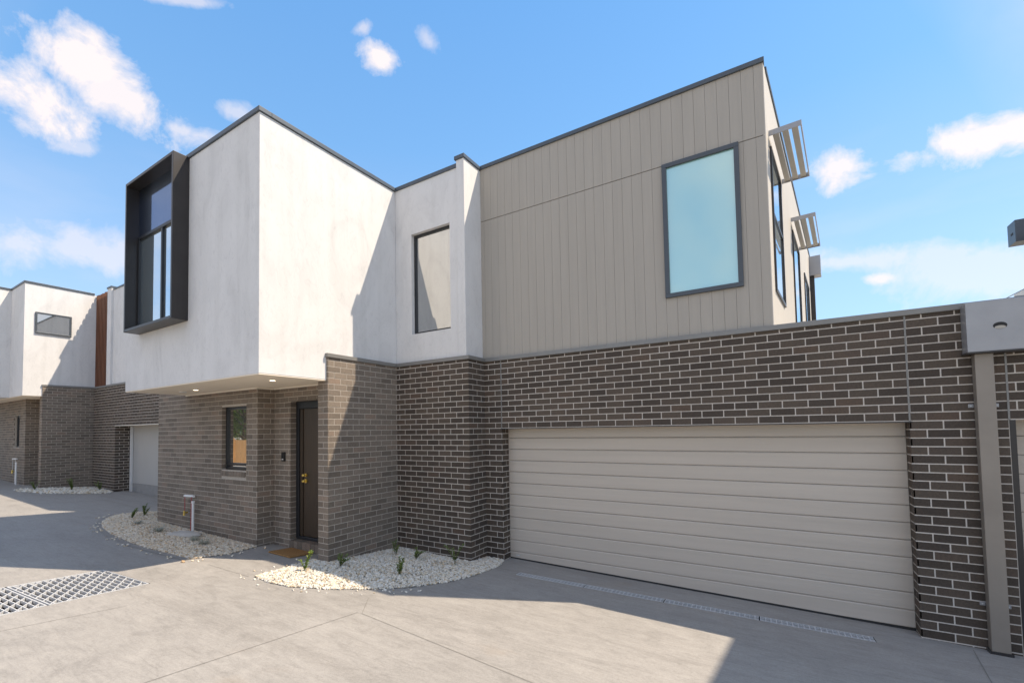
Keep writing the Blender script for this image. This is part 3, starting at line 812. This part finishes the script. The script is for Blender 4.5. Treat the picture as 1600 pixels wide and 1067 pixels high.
m.box(-23.5, w0, NYE, -1.45, ZB, NSOF); m.box(w1, NH0, NYE, -1.45, ZB, NSOF); m.box(w0, w1, NYE, -1.45, ZB, wz0); m.box(w0, w1, NYE, -1.45, wz1, NSOF)
nf = part('front_wall', m, 'grey_mortar', nh)
bricks_on(NS, nf, (-23.5, NYE), UX, (0, -1), 0, NH0 + 23.5 + .004, ZB, NSOF, NL, .05, 'grey_brick', [(w0 + 23.5, w1 + 23.5, wz0, wz1)])
bricks_on(NS, nf, (NH0, NYE), UY, (1, 0), 0, .32, ZB, NSOF, NL, .11, 'grey_brick')
window(nh, (0, NYE + .10), UX, (0, -1), w0, w1, wz0, wz1, .05, 'frame_black', 'glass_mirror', .03)
m = MB(); m.box(NH0, NX - .22, -1.45, -1.25, ZB, NSOF); ne = part('entry_wall', m, 'grey_mortar', nh)
bricks_on(NS, ne, (NH0, -1.45), UX, (0, -1), 0, NX - .22 - NH0, ZB, NSOF, NL, .11, 'grey_brick')
m = MB(); m.box(-16.62, -16.53, -1.49, -1.453, 1.95, 2.10); part('intercom', m, 'plastic_black', nh)
m = MB(); m.box(-16.98, NX - .03, NYF, 4, NSOF, NWT - .062); m.box(-21.5, -16.98, -2.97, 4, NSOF, NWT - .062)
nb = part('rendered_box', m, 'white_render', nh)
m = MB(); m.box(-21.4, NX - .035, -2.22, NYE + .3, NSOF - .012, NSOF - .001); part('soffit', m, 'soffit', nh)
m = MB(); m.box(-16.98 + .024, NX - .006, NYF - .024, NYF + .16, NWT - .062, NWT); m.box(NX - .19, NX - .006, NYF + .16, NYD - .02, NWT - .062, NWT)
m.box(-17.16, -16.98 + .024, -2.994, 4, NWT - .062, NWT); m.box(-21.5, -17.16, -2.994, -2.8, NWT - .062, NWT)
part('parapet_cap', m, 'fascia_blue_grey', nb, .004)
window(nh, (NX - .03, 0), UY, (1, 0), -1.98, -1.10, 5.345, 6.01, .045, 'window_frame', 'glass_mirror', .045, .02, (), (), 'wide short window in the white box')
m = MB(); m.box(-14.50, -14.18, NYD + .0, .2, NCT - .004, 6.90); m.box(-14.18, -6.2, NYD + .06, 4, NCT - .004, 6.82)
nw = part('rendered_wall', m, 'white_render', nh)
m = MB(); m.box(-14.52, -14.16, NYD - .02, .2, 6.90, 6.95); m.box(-14.16, -6.2, NYD + .04, NYD + .25, 6.82, 6.87); part('parapet_cap', m, 'fascia_blue_grey', nw)
m = MB(); m.box(NX - .03, -14.50, NYD + .06, .1, NCT, 6.78); bs = part('batten_screen', m, 'frame_black', nh); bs['label'] = 'reddish timber batten screen'
x = NX + .0
while x < -14.53:
    s = MB(); s.box(x, x + .060, NYD + .022, NYD + .058, NCT + .002, 6.85 + RND.uniform(-.01, .01)); part('batten', s, 'timber_batten', bs); x += .118
cap_strip('brick_cap', nh, [(NX - .24, NX + .02, NYE - .02, NYD - .02, NBT, NCT), (NX - .24, -7.07, NYD - .02, .12, NBT, NCT)], 'cap_grey')
finish_bricks(NS)

# ================================================================== grates
def sloped_box(m, o, u, n, a0, a1, d0, d1, h0, h1):
    P = []
    for h in (h0, h1):
        for (a, d) in ((a0, d0), (a1, d0), (a1, d1), (a0, d1)):
            x = o[0] + u[0] * a + n[0] * d; y = o[1] + u[1] * a + n[1] * d; P.append((x, y, gz(x, y) + h))
    if u[0] * n[1] - u[1] * n[0] < 0: P = [P[1], P[0], P[3], P[2], P[5], P[4], P[7], P[6]]
    m.quadbox(P)
c = (GR_O[0] + GR_U[0] * GR_W / 2 + GR_N[0] * GR_L / 2, GR_O[1] + GR_U[1] * GR_W / 2 + GR_N[1] * GR_L / 2)
gr = thing('pit_grate', 'square steel grating set over a pit in the driveway', 'grate', gpt(*c))
m = MB(); sloped_box(m, GR_O, GR_U, GR_N, -.02, GR_W + .02, -.02, GR_L + .02, -.5, -.48)
for (a0, a1, d0, d1) in ((-.02, 0, 0, GR_L), (GR_W, GR_W + .02, 0, GR_L), (-.02, GR_W + .02, -.02, 0), (-.02, GR_W + .02, GR_L, GR_L + .02)):
    sloped_box(m, GR_O, GR_U, GR_N, a0, a1, d0, d1, -.48, -.004)
part('pit', m, 'pit_dark', gr)
for half in range(2):
    d0 = .012 + half * GR_L / 2; d1 = d0 + GR_L / 2 - .02
    m = MB()
    for (a0, a1, e0, e1) in ((.01, .022, d0, d1), (GR_W - .022, GR_W - .01, d0, d1), (.022, GR_W - .022, d0, d0 + .012), (.022, GR_W - .022, d1 - .012, d1)):
        sloped_box(m, GR_O, GR_U, GR_N, a0, a1, e0, e1, -.032, .004)
    k = d0 + .066
    while k < d1 - .03:                                   # bearing bars
        sloped_box(m, GR_O, GR_U, GR_N, .022, GR_W - .022, k, k + .009, -.030, .003); k += .066
    t_ = -.80; q = -1.3                                   # slanting cross bars, clipped to the panel
    while q < GR_W + 1.3:
        # line: a = q + s, d = d0 + .012 - t_ * s ... run from one edge of the panel to the other
        lo, hi = .022, GR_W - .022
        s0 = max(0.0, (lo - q)); s1 = min((d1 - d0 - .024) / -t_, hi - q)
        if s1 - s0 > .03:
            ux = Vector((GR_U[0] + GR_N[0] * -t_, GR_U[1] + GR_N[1] * -t_)); ln = ux.length; ux = ux / ln; nx = Vector((-ux.y, ux.x))
            o_ = (GR_O[0] + GR_U[0] * q + GR_N[0] * (d1 - .012), GR_O[1] + GR_U[1] * q + GR_N[1] * (d1 - .012))
            ux2 = Vector((GR_U[0] + GR_N[0] * t_, GR_U[1] + GR_N[1] * t_)) / ln; nx2 = Vector((-ux2.y, ux2.x))
            sloped_box(m, o_, ux2, nx2, s0 * ln, s1 * ln, -.0045, .0045, -.026, .002)
        q += .166
    part('grating_panel', m, 'steel_bright', gr)
m = MB(); sloped_box(m, DR_A, DR_U, DR_N, -.01, DR_LEN + .01, -DR_W / 2 - .01, DR_W / 2 + .01, -.13, -.12)
for (a0, a1, d0, d1) in ((-.01, 0, -DR_W / 2, DR_W / 2), (DR_LEN, DR_LEN + .01, -DR_W / 2, DR_W / 2), (-.01, DR_LEN + .01, -DR_W / 2 - .01, -DR_W / 2), (-.01, DR_LEN + .01, DR_W / 2, DR_W / 2 + .01)):
    sloped_box(m, DR_A, DR_U, DR_N, a0, a1, d0, d1, -.12, -.004)
link('drain_channel', m.mesh('drain_channel', 'pit_dark'), drv)
NSEG = 4; SL = DR_LEN / NSEG
for k in range(NSEG):
    a0 = k * SL + .006; a1 = (k + 1) * SL - .006; cc = DR_A + DR_U * ((a0 + a1) / 2); loc = gpt(cc.x, cc.y)
    m = MB(); hw = DR_W / 2 - .004
    for d in (-hw, -hw / 3 - .003, hw / 3 - .003, hw - .009):
        sloped_box(m, DR_A, DR_U, DR_N, a0, a1, d, d + .010 if abs(d) > .05 else d + .006, -.006, .003)
    q = a0
    while q < a1 - .006:
        sloped_box(m, DR_A, DR_U, DR_N, q, q + .008, -hw + .009, hw - .009, -.005, .002); q += .048
    single('strip_drain_grate', m, 'steel_bright', 'length of galvanised strip drain grate in front of the beige garage door', 'drain grate', loc, 'strip drain grates before the garage door')

# ================================================================== gravel beds
BED1 = [(-3.47, -2.00), (-3.30, -2.55), (-3.36, -3.04), (-4.33, -3.13), (-4.97, -3.15), (-6.07, -3.08), (-6.9, -2.94), (-7.5, -2.76), (-8.05, -2.50), (-8.45, -2.2), (-8.6, -1.8), (-8.4, -1.3), (-7.06, -1.1), (-7.06, -1.98)]
BED2 = [(-2.10, -1.93), (-1.90, -2.98), (-1.55, -3.01), (-1.22, -2.96), (-.75, -2.70), (-.43, -2.42), (-.13, -2.06), (.08, -1.58), (.165, -1.1), (.15, -.58), (.12, -.30), (0.0, -.02), (-.30, -.02), (-.30, -.47), (-1.80, -.47), (-1.80, -1.925)]
BED3 = [(-15.45, -.5), (-13.75, -.5), (-13.25, -.75), (-13.45, -1.35), (-14.0, -1.95), (-15.0, -2.4), (-15.6, -2.3), (-15.55, -1.8), (-15.5, -1.79)]
def edge_dist(p, poly):
    best = 9
    for i in range(len(poly)):
        a = Vector(poly[i]); b = Vector(poly[(i + 1) % len(poly)]); ab = b - a
        t = max(0, min(1, (Vector(p) - a).dot(ab) / ab.dot(ab))); best = min(best, (Vector(p) - a - ab * t).length)
    return best
def pebble_variants():
    V = []
    bm = bmesh.new(); bmesh.ops.create_icosphere(bm, subdivisions=1, radius=1)
    base = [v.co.copy() for v in bm.verts]; faces = [tuple(v.index for v in f.verts) for f in bm.faces]; bm.free()
    for k in range(7):
        r = random.Random(k); V.append([Vector((c.x * r.uniform(.7, 1.3), c.y * r.uniform(.7, 1.3), c.z * r.uniform(.6, 1.15))) * r.uniform(.82, 1.15) for c in base])
    return V, faces
PV, PFACES = pebble_variants()
def gravel_bed(poly, n, mat, label, seed, mound=.035, size=(.008, .017)):
    r = random.Random(seed); xs = [p[0] - .0 for p in poly] + [max(p[0] for p in poly) + .2, min(p[0] for p in poly) - .2]; ys = [p[1] for p in poly] + [min(p[1] for p in poly) - .2]
    def h(x, y): return min(edge_dist((x, y), poly) / .35, 1.0) * mound + .012
    root = sheet_with_holes('gravel_bed', poly, [], 'ground_soil', lambda x, y: gz(x, y) + .008)
    v = []; f = []; cnt = 0
    while cnt < n:
        x, y = r.uniform(min(xs), max(xs)), r.uniform(min(ys), max(ys))
        inside = in_poly((x, y), poly)
        if not inside:
            if r.random() > .985 and edge_dist((x, y), poly) < .22 and y < YE: pass
            else: continue
        cnt += 1; s = r.uniform(*size) * (1.35 if r.random() < .1 else 1); a = r.uniform(0, 6.28); ca, sa = math.cos(a), math.sin(a)
        z = (gz(x, y) + h(x, y) * r.uniform(.55, 1.0)) if inside else gz(x, y) + s * .5; i0 = len(v); b = r.choice(PV)
        tx, ty = r.uniform(-.5, .5), r.uniform(-.5, .5)
        for c in b:
            px, py = c.x * ca - c.y * sa, c.x * sa + c.y * ca
            v.append((x + px * s * 1.15, y + py * s, z + (c.z * .8 + tx * px + ty * py) * s))
        f += [tuple(i0 + k for k in t) for t in PFACES]
    me = bpy.data.meshes.new('gravel'); me.from_pydata(v, [], f); me.materials.append(MATS[mat]); me.update()
    o = link('gravel', me); tag(o, label, 'gravel', None, 'stuff')
    return h
H2 = gravel_bed(BED2, 17000, 'gravel', 'cream pebble bed with young plants beside the dark brick wall', 3)
H1 = gravel_bed(BED1, 21000, 'gravel_tan', 'tan pebble bed below the narrow black framed window', 4, .035, (.009, .019))
H3 = gravel_bed(BED3, 2600, 'gravel', 'small pebble bed at the foot of the neighbouring brick wing wall', 5, .04, (.02, .035))
def edging(poly, idx, w=.11):
    m = MB()
    P = [Vector(poly[i]) for i in idx]
    Q = []
    for k, p in enumerate(P):                       # offset outwards
        t = (P[min(k + 1, len(P) - 1)] - P[max(k - 1, 0)]).normalized(); n = Vector((t.y, -t.x))
        if in_poly(p + n * .05, poly): n = -n
        Q.append(p + n * w)
    for k in range(len(P) - 1):
        m.poly([gpt(*P[k], .006), gpt(*Q[k], .005), gpt(*Q[k + 1], .005), gpt(*P[k + 1], .006)])
    o = link('concrete_edging', m.mesh('concrete_edging', 'concrete_edge'), drv); return o
edging(BED1, range(2, 12))

# ================================================================== plants
def sprig(x, y, h, n, seed, mat, label, hz, lean=.35, leaf=(.036, .011)):
    h *= 1.15
    r = random.Random(seed); z0 = gz(x, y) + hz
    t = thing('shrub', label, 'shrub', (x, y, z0), 'young shrubs planted in the pebble beds')
    ms = MB(); ml = MB()
    for s in range(n):
        a = r.uniform(0, 6.28); L = h * r.uniform(.6, 1.05); ln = lean * r.uniform(.2, 1.1)
        P = [Vector((x + r.uniform(-.012, .012), y + r.uniform(-.012, .012), z0 - .01))]
        for k in range(1, 7):
            u = k / 6; P.append(P[0] + Vector((math.cos(a) * ln * L * u * (.6 + .5 * u) + r.uniform(-.006, .006), math.sin(a) * ln * L * u * (.6 + .5 * u) + r.uniform(-.006, .006), L * u * (1 - .15 * ln * u))))
        ms.tube(P, [.0035 - .0004 * k for k in range(7)], 5)
        cnt = int(26 * L / .25) + 6
        for q in range(cnt):
            u = .18 + .82 * q / cnt; i = min(int(u * 6), 5); p = P[i].lerp(P[i + 1], u * 6 - i)
            b = q * 2.4 + r.uniform(-.4, .4); el = r.uniform(.15, .9); d = Vector((math.cos(b) * math.cos(el), math.sin(b) * math.cos(el), math.sin(el)))
            l = leaf[0] * r.uniform(.7, 1.4); w = leaf[1] * r.uniform(.8, 1.3); sd_ = d.cross(Vector((0, 0, 1))).normalized() * w; up = sd_.cross(d).normalized() * w * .35
            ml.poly([p, p + d * l * .5 + sd_ + up, p + d * l, p + d * l * .5 - sd_ + up])
    part('stem', ms, 'stem_green', t); part('foliage', ml, mat, t)
    return t
sprig(-1.545, -2.502, .24, 4, 1, 'leaf_lime', 'lime green young shrub at the sunlit tip of the cream pebbles', .04, .4, (.034, .010))
sprig(-1.42, -2.02, .15, 6, 2, 'leaf_green', 'low spreading young shrub next to the end of the brick wing wall', .05, 1.1)
sprig(-.50, -1.83, .22, 6, 3, 'leaf_green', 'bushy young shrub in the middle of the cream pebbles', .05, .5)
sprig(-.95, -1.00, .15, 6, 4, 'leaf_green', 'low young shrub near the middle of the dark brick wall', .05, .9)
sprig(-.30, -.90, .28, 3, 5, 'leaf_green', 'tall leaning young shrub near the dark brick corner', .05, .5)
sprig(-1.36, -1.0, .20, 3, 6, 'leaf_green', 'thin young shrub close to the inner corner of the brick walls', .05, .4)
sprig(-7.50, -2.27, .20, 6, 7, 'leaf_green', 'young shrub near the rounded end of the tan pebbles', .04, .6)
sprig(-7.75, -1.95, .22, 6, 8, 'leaf_green', 'bushier young shrub behind the one at the rounded end of tan pebbles', .04, .7)
sprig(-7.20, -1.75, .30, 6, 9, 'leaf_green', 'young shrub tucked against the corner of the grey brick front wall', .04, .3)
sprig(-14.9, -2.05, .25, 6, 10, 'leaf_green', 'young shrub at the outer tip of the neighbouring pebble bed', .04, .5)
sprig(-14.25, -1.35, .34, 7, 11, 'leaf_green', 'larger young shrub in the neighbouring pebble bed', .04, .5)
sprig(-13.85, -.80, .28, 6, 12, 'leaf_green', 'young shrub before the dark brick pier of the neighbouring garage', .04, .5)
def tuft(x, y, seed, rad, label):
    r = random.Random(seed); z0 = gz(x, y) + .035; m = MB()
    for k in range(150):
        a = r.uniform(0, 6.28); d = Vector((math.cos(a), math.sin(a), 0)); L = rad * r.uniform(.5, 1.1); w = d.cross(Vector((0, 0, 1))) * .0022
        p = Vector((x, y, z0)) + d * r.uniform(0, rad * .3); q = p + d * L * .5 + Vector((0, 0, L * r.uniform(.3, .8))); e = p + d * L + Vector((0, 0, L * r.uniform(.0, .7)))
        m.poly([p - w, p + w, q + w * .8, q - w * .8]); m.poly([q - w * .8, q + w * .8, e])
    single('grass_tuft', m, 'leaf_grey', label, 'grass tuft', (x, y, z0), 'dry grass tufts in the tan pebbles')
tuft(-5.60, -2.55, 1, .16, 'grey-green dry grass tuft beside the flat grey rock, away from the path')
tuft(-4.42, -2.50, 2, .11, 'small dry grass tuft between the flat rock and the path')
tuft(-4.02, -2.55, 3, .14, 'dry grass tuft nearest the paved entry path')
tuft(-6.7, -2.45, 4, .10, 'small dry grass tuft near the young shrubs in tan pebbles')

# ================================================================== small things
def rock():
    bm = bmesh.new(); bmesh.ops.create_icosphere(bm, subdivisions=3, radius=1); r = random.Random(5)
    for v in bm.verts:
        c = v.co; n = 1 + .10 * math.sin(3.1 * c.x + 1.3) * math.cos(2.7 * c.y) + .05 * math.sin(7 * c.y + 2 * c.x)
        v.co = Vector((c.x * .36 * n, c.y * .16 * n, max(c.z, -.3) * .055 * n))
    me = bpy.data.meshes.new('flat_rock'); bm.to_mesh(me); bm.free(); me.materials.append(MATS['rock'])
    me.polygons.foreach_set('use_smooth', [True] * len(me.polygons))
    o = link('flat_rock', me, None, gpt(-4.98, -2.40, .055)); o.rotation_euler = (0, 0, .35)
    tag(o, 'long flat grey rock lying on the tan pebbles beside the standpipe', 'rock')
rock()
def standpipe(x, y, label, red=True, s=1.0):
    z = gz(x, y); t = thing('standpipe', label, 'standpipe', (x, y, z))
    m = MB(); m.tube([(x, y, z), (x, y, z + .56 * s)], .022, 12); m.tube([(x, y, z + .53 * s), (x, y, z + .57 * s)], .029, 12); part('riser_pipe', m, 'plastic_white', t)
    m = MB(); m.tube([(x - .32 * s, y, z + .645 * s), (x + .03, y, z + .655 * s)], .022, 12); part('pipe_offcut', m, 'plastic_white', t)
    m = MB(); m.tube([(x - .31 * s, y, z + .64 * s), (x - .31 * s, y, z + .36 * s)], .006, 6); m.tube([(x - .02, y - .02, z + .64 * s), (x - .028, y - .024, z + .03)], .006, 6)
    part('cord', m, 'red_cord' if red else 'plastic_white', t)
    m = MB(); m.tube([(x - .31 * s, y + .05, z + .33 * s), (x - .31 * s, y - .02, z + .33 * s)], .018, 10); m.tube([(x - .31 * s, y - .01, z + .37 * s), (x - .31 * s, y - .01, z + .28 * s)], [.012, .022], 10)
    part('tap', m, 'brass', t)
standpipe(-5.42, -2.06, 'white plastic water standpipe with tap beside the grey brick front wall')
standpipe(-17.55, -1.9, 'white standpipe against the neighbouring brick front wall', False, 1.3)
MX0, MX1, MY0, MY1 = -2.97, -2.42, -2.11, -1.71
m = MB(); P = [gpt(MX0, MY0, .004), gpt(MX1, MY0, .004), gpt(MX1, MY1, .004), gpt(MX0, MY1, .004)]
m.quadbox(P + [(p[0], p[1], p[2] + .022) for p in P])
single('doormat', m, 'coir', 'brown coir doormat in front of the dark front door', 'doormat', gpt(-2.69, -1.91), None, .005)

# ================================================================== across the driveway (seen in the panes)
FY = -11.2
fz = gz(0, -9)
fe = thing('timber_fence', 'timber paling fence along the far side of the driveway', 'fence', (-12, FY, gz(-12, FY)))
m = MB()
for k in range(16):
    x0 = -38 + k * 2.4; z0 = gz(x0 + 1.2, FY)
    for h in (.3, 1.1): m.box(x0, x0 + 2.4, FY - .06, FY - .02, z0 + h, z0 + h + .08)
part('rail', m, 'fence_timber', fe)
pm = MB(); pm.box(-.05, .05, -.008, .008, 0, 1.42); pme = pm.mesh('paling', 'fence_timber')
x = -38.0
while x < -.2:
    ob = link('paling', pme, fe); ob.location = Vector((x, FY, gz(x, FY) - .02 + RND.uniform(-.01, .01))) - fe.location; x += .128
pm = MB(); pm.box(-.06, .06, -.05, .05, 0, 1.5); pme = pm.mesh('post', 'fence_timber')
for k in range(16):
    ob = link('post', pme, fe); xx = -38 + k * 2.4; ob.location = Vector((xx, FY + .07, gz(xx, FY) - .02)) - fe.location
def tree(x, y, h, seed, label):
    r = random.Random(seed); z0 = gz(x, y); t = thing('tree', label, 'tree', (x, y, z0), 'trees beyond the timber fence')
    m = MB(); tips = []
    top = Vector((x + r.uniform(-.3, .3), y, z0 + h * .55))
    m.tube([(x, y, z0 - .1), (x + .05, y, z0 + h * .25), tuple(top)], [.2, .15, .08], 9)
    for k in range(16):
        a = r.uniform(0, 6.28); s = Vector((x, y, z0)).lerp(top, r.uniform(.35, 1)); e = s + Vector((math.cos(a) * h * .28, math.sin(a) * h * .28, h * r.uniform(.1, .38)))
        m.tube([s, s.lerp(e, .5) + Vector((0, 0, .15)), e], [.06, .035, .012], 6); tips += [e, s.lerp(e, .6)]
    part('trunk', m, 'bark', t)
    m = MB()
    for c in tips + [top + Vector((0, 0, h * .3))]:
        R = h * r.uniform(.13, .20)
        for q in range(260):
            d = Vector((r.gauss(0, 1), r.gauss(0, 1), r.gauss(0, .8))).normalized() * R * r.uniform(.3, 1) ** .5; p = c + d
            a = Vector((r.gauss(0, 1), r.gauss(0, 1), r.gauss(0, 1))).normalized(); b = a.orthogonal().normalized(); L = r.uniform(.10, .20)
            m.poly([p, p + a * L * .5 + b * L * .35, p + a * L, p + a * L * .5 - b * L * .35])
    part('crown', m, 'tree_leaf', t)
tree(-20.0, -15.5, 5.4, 1, 'mid-sized leafy green tree beyond the timber fence')
tree(-25.8, -14.4, 6.2, 2, 'tallest leafy green tree beyond the timber fence')
tree(-30.5, -16.0, 4.8, 3, 'smallest leafy green tree beyond the timber fence')
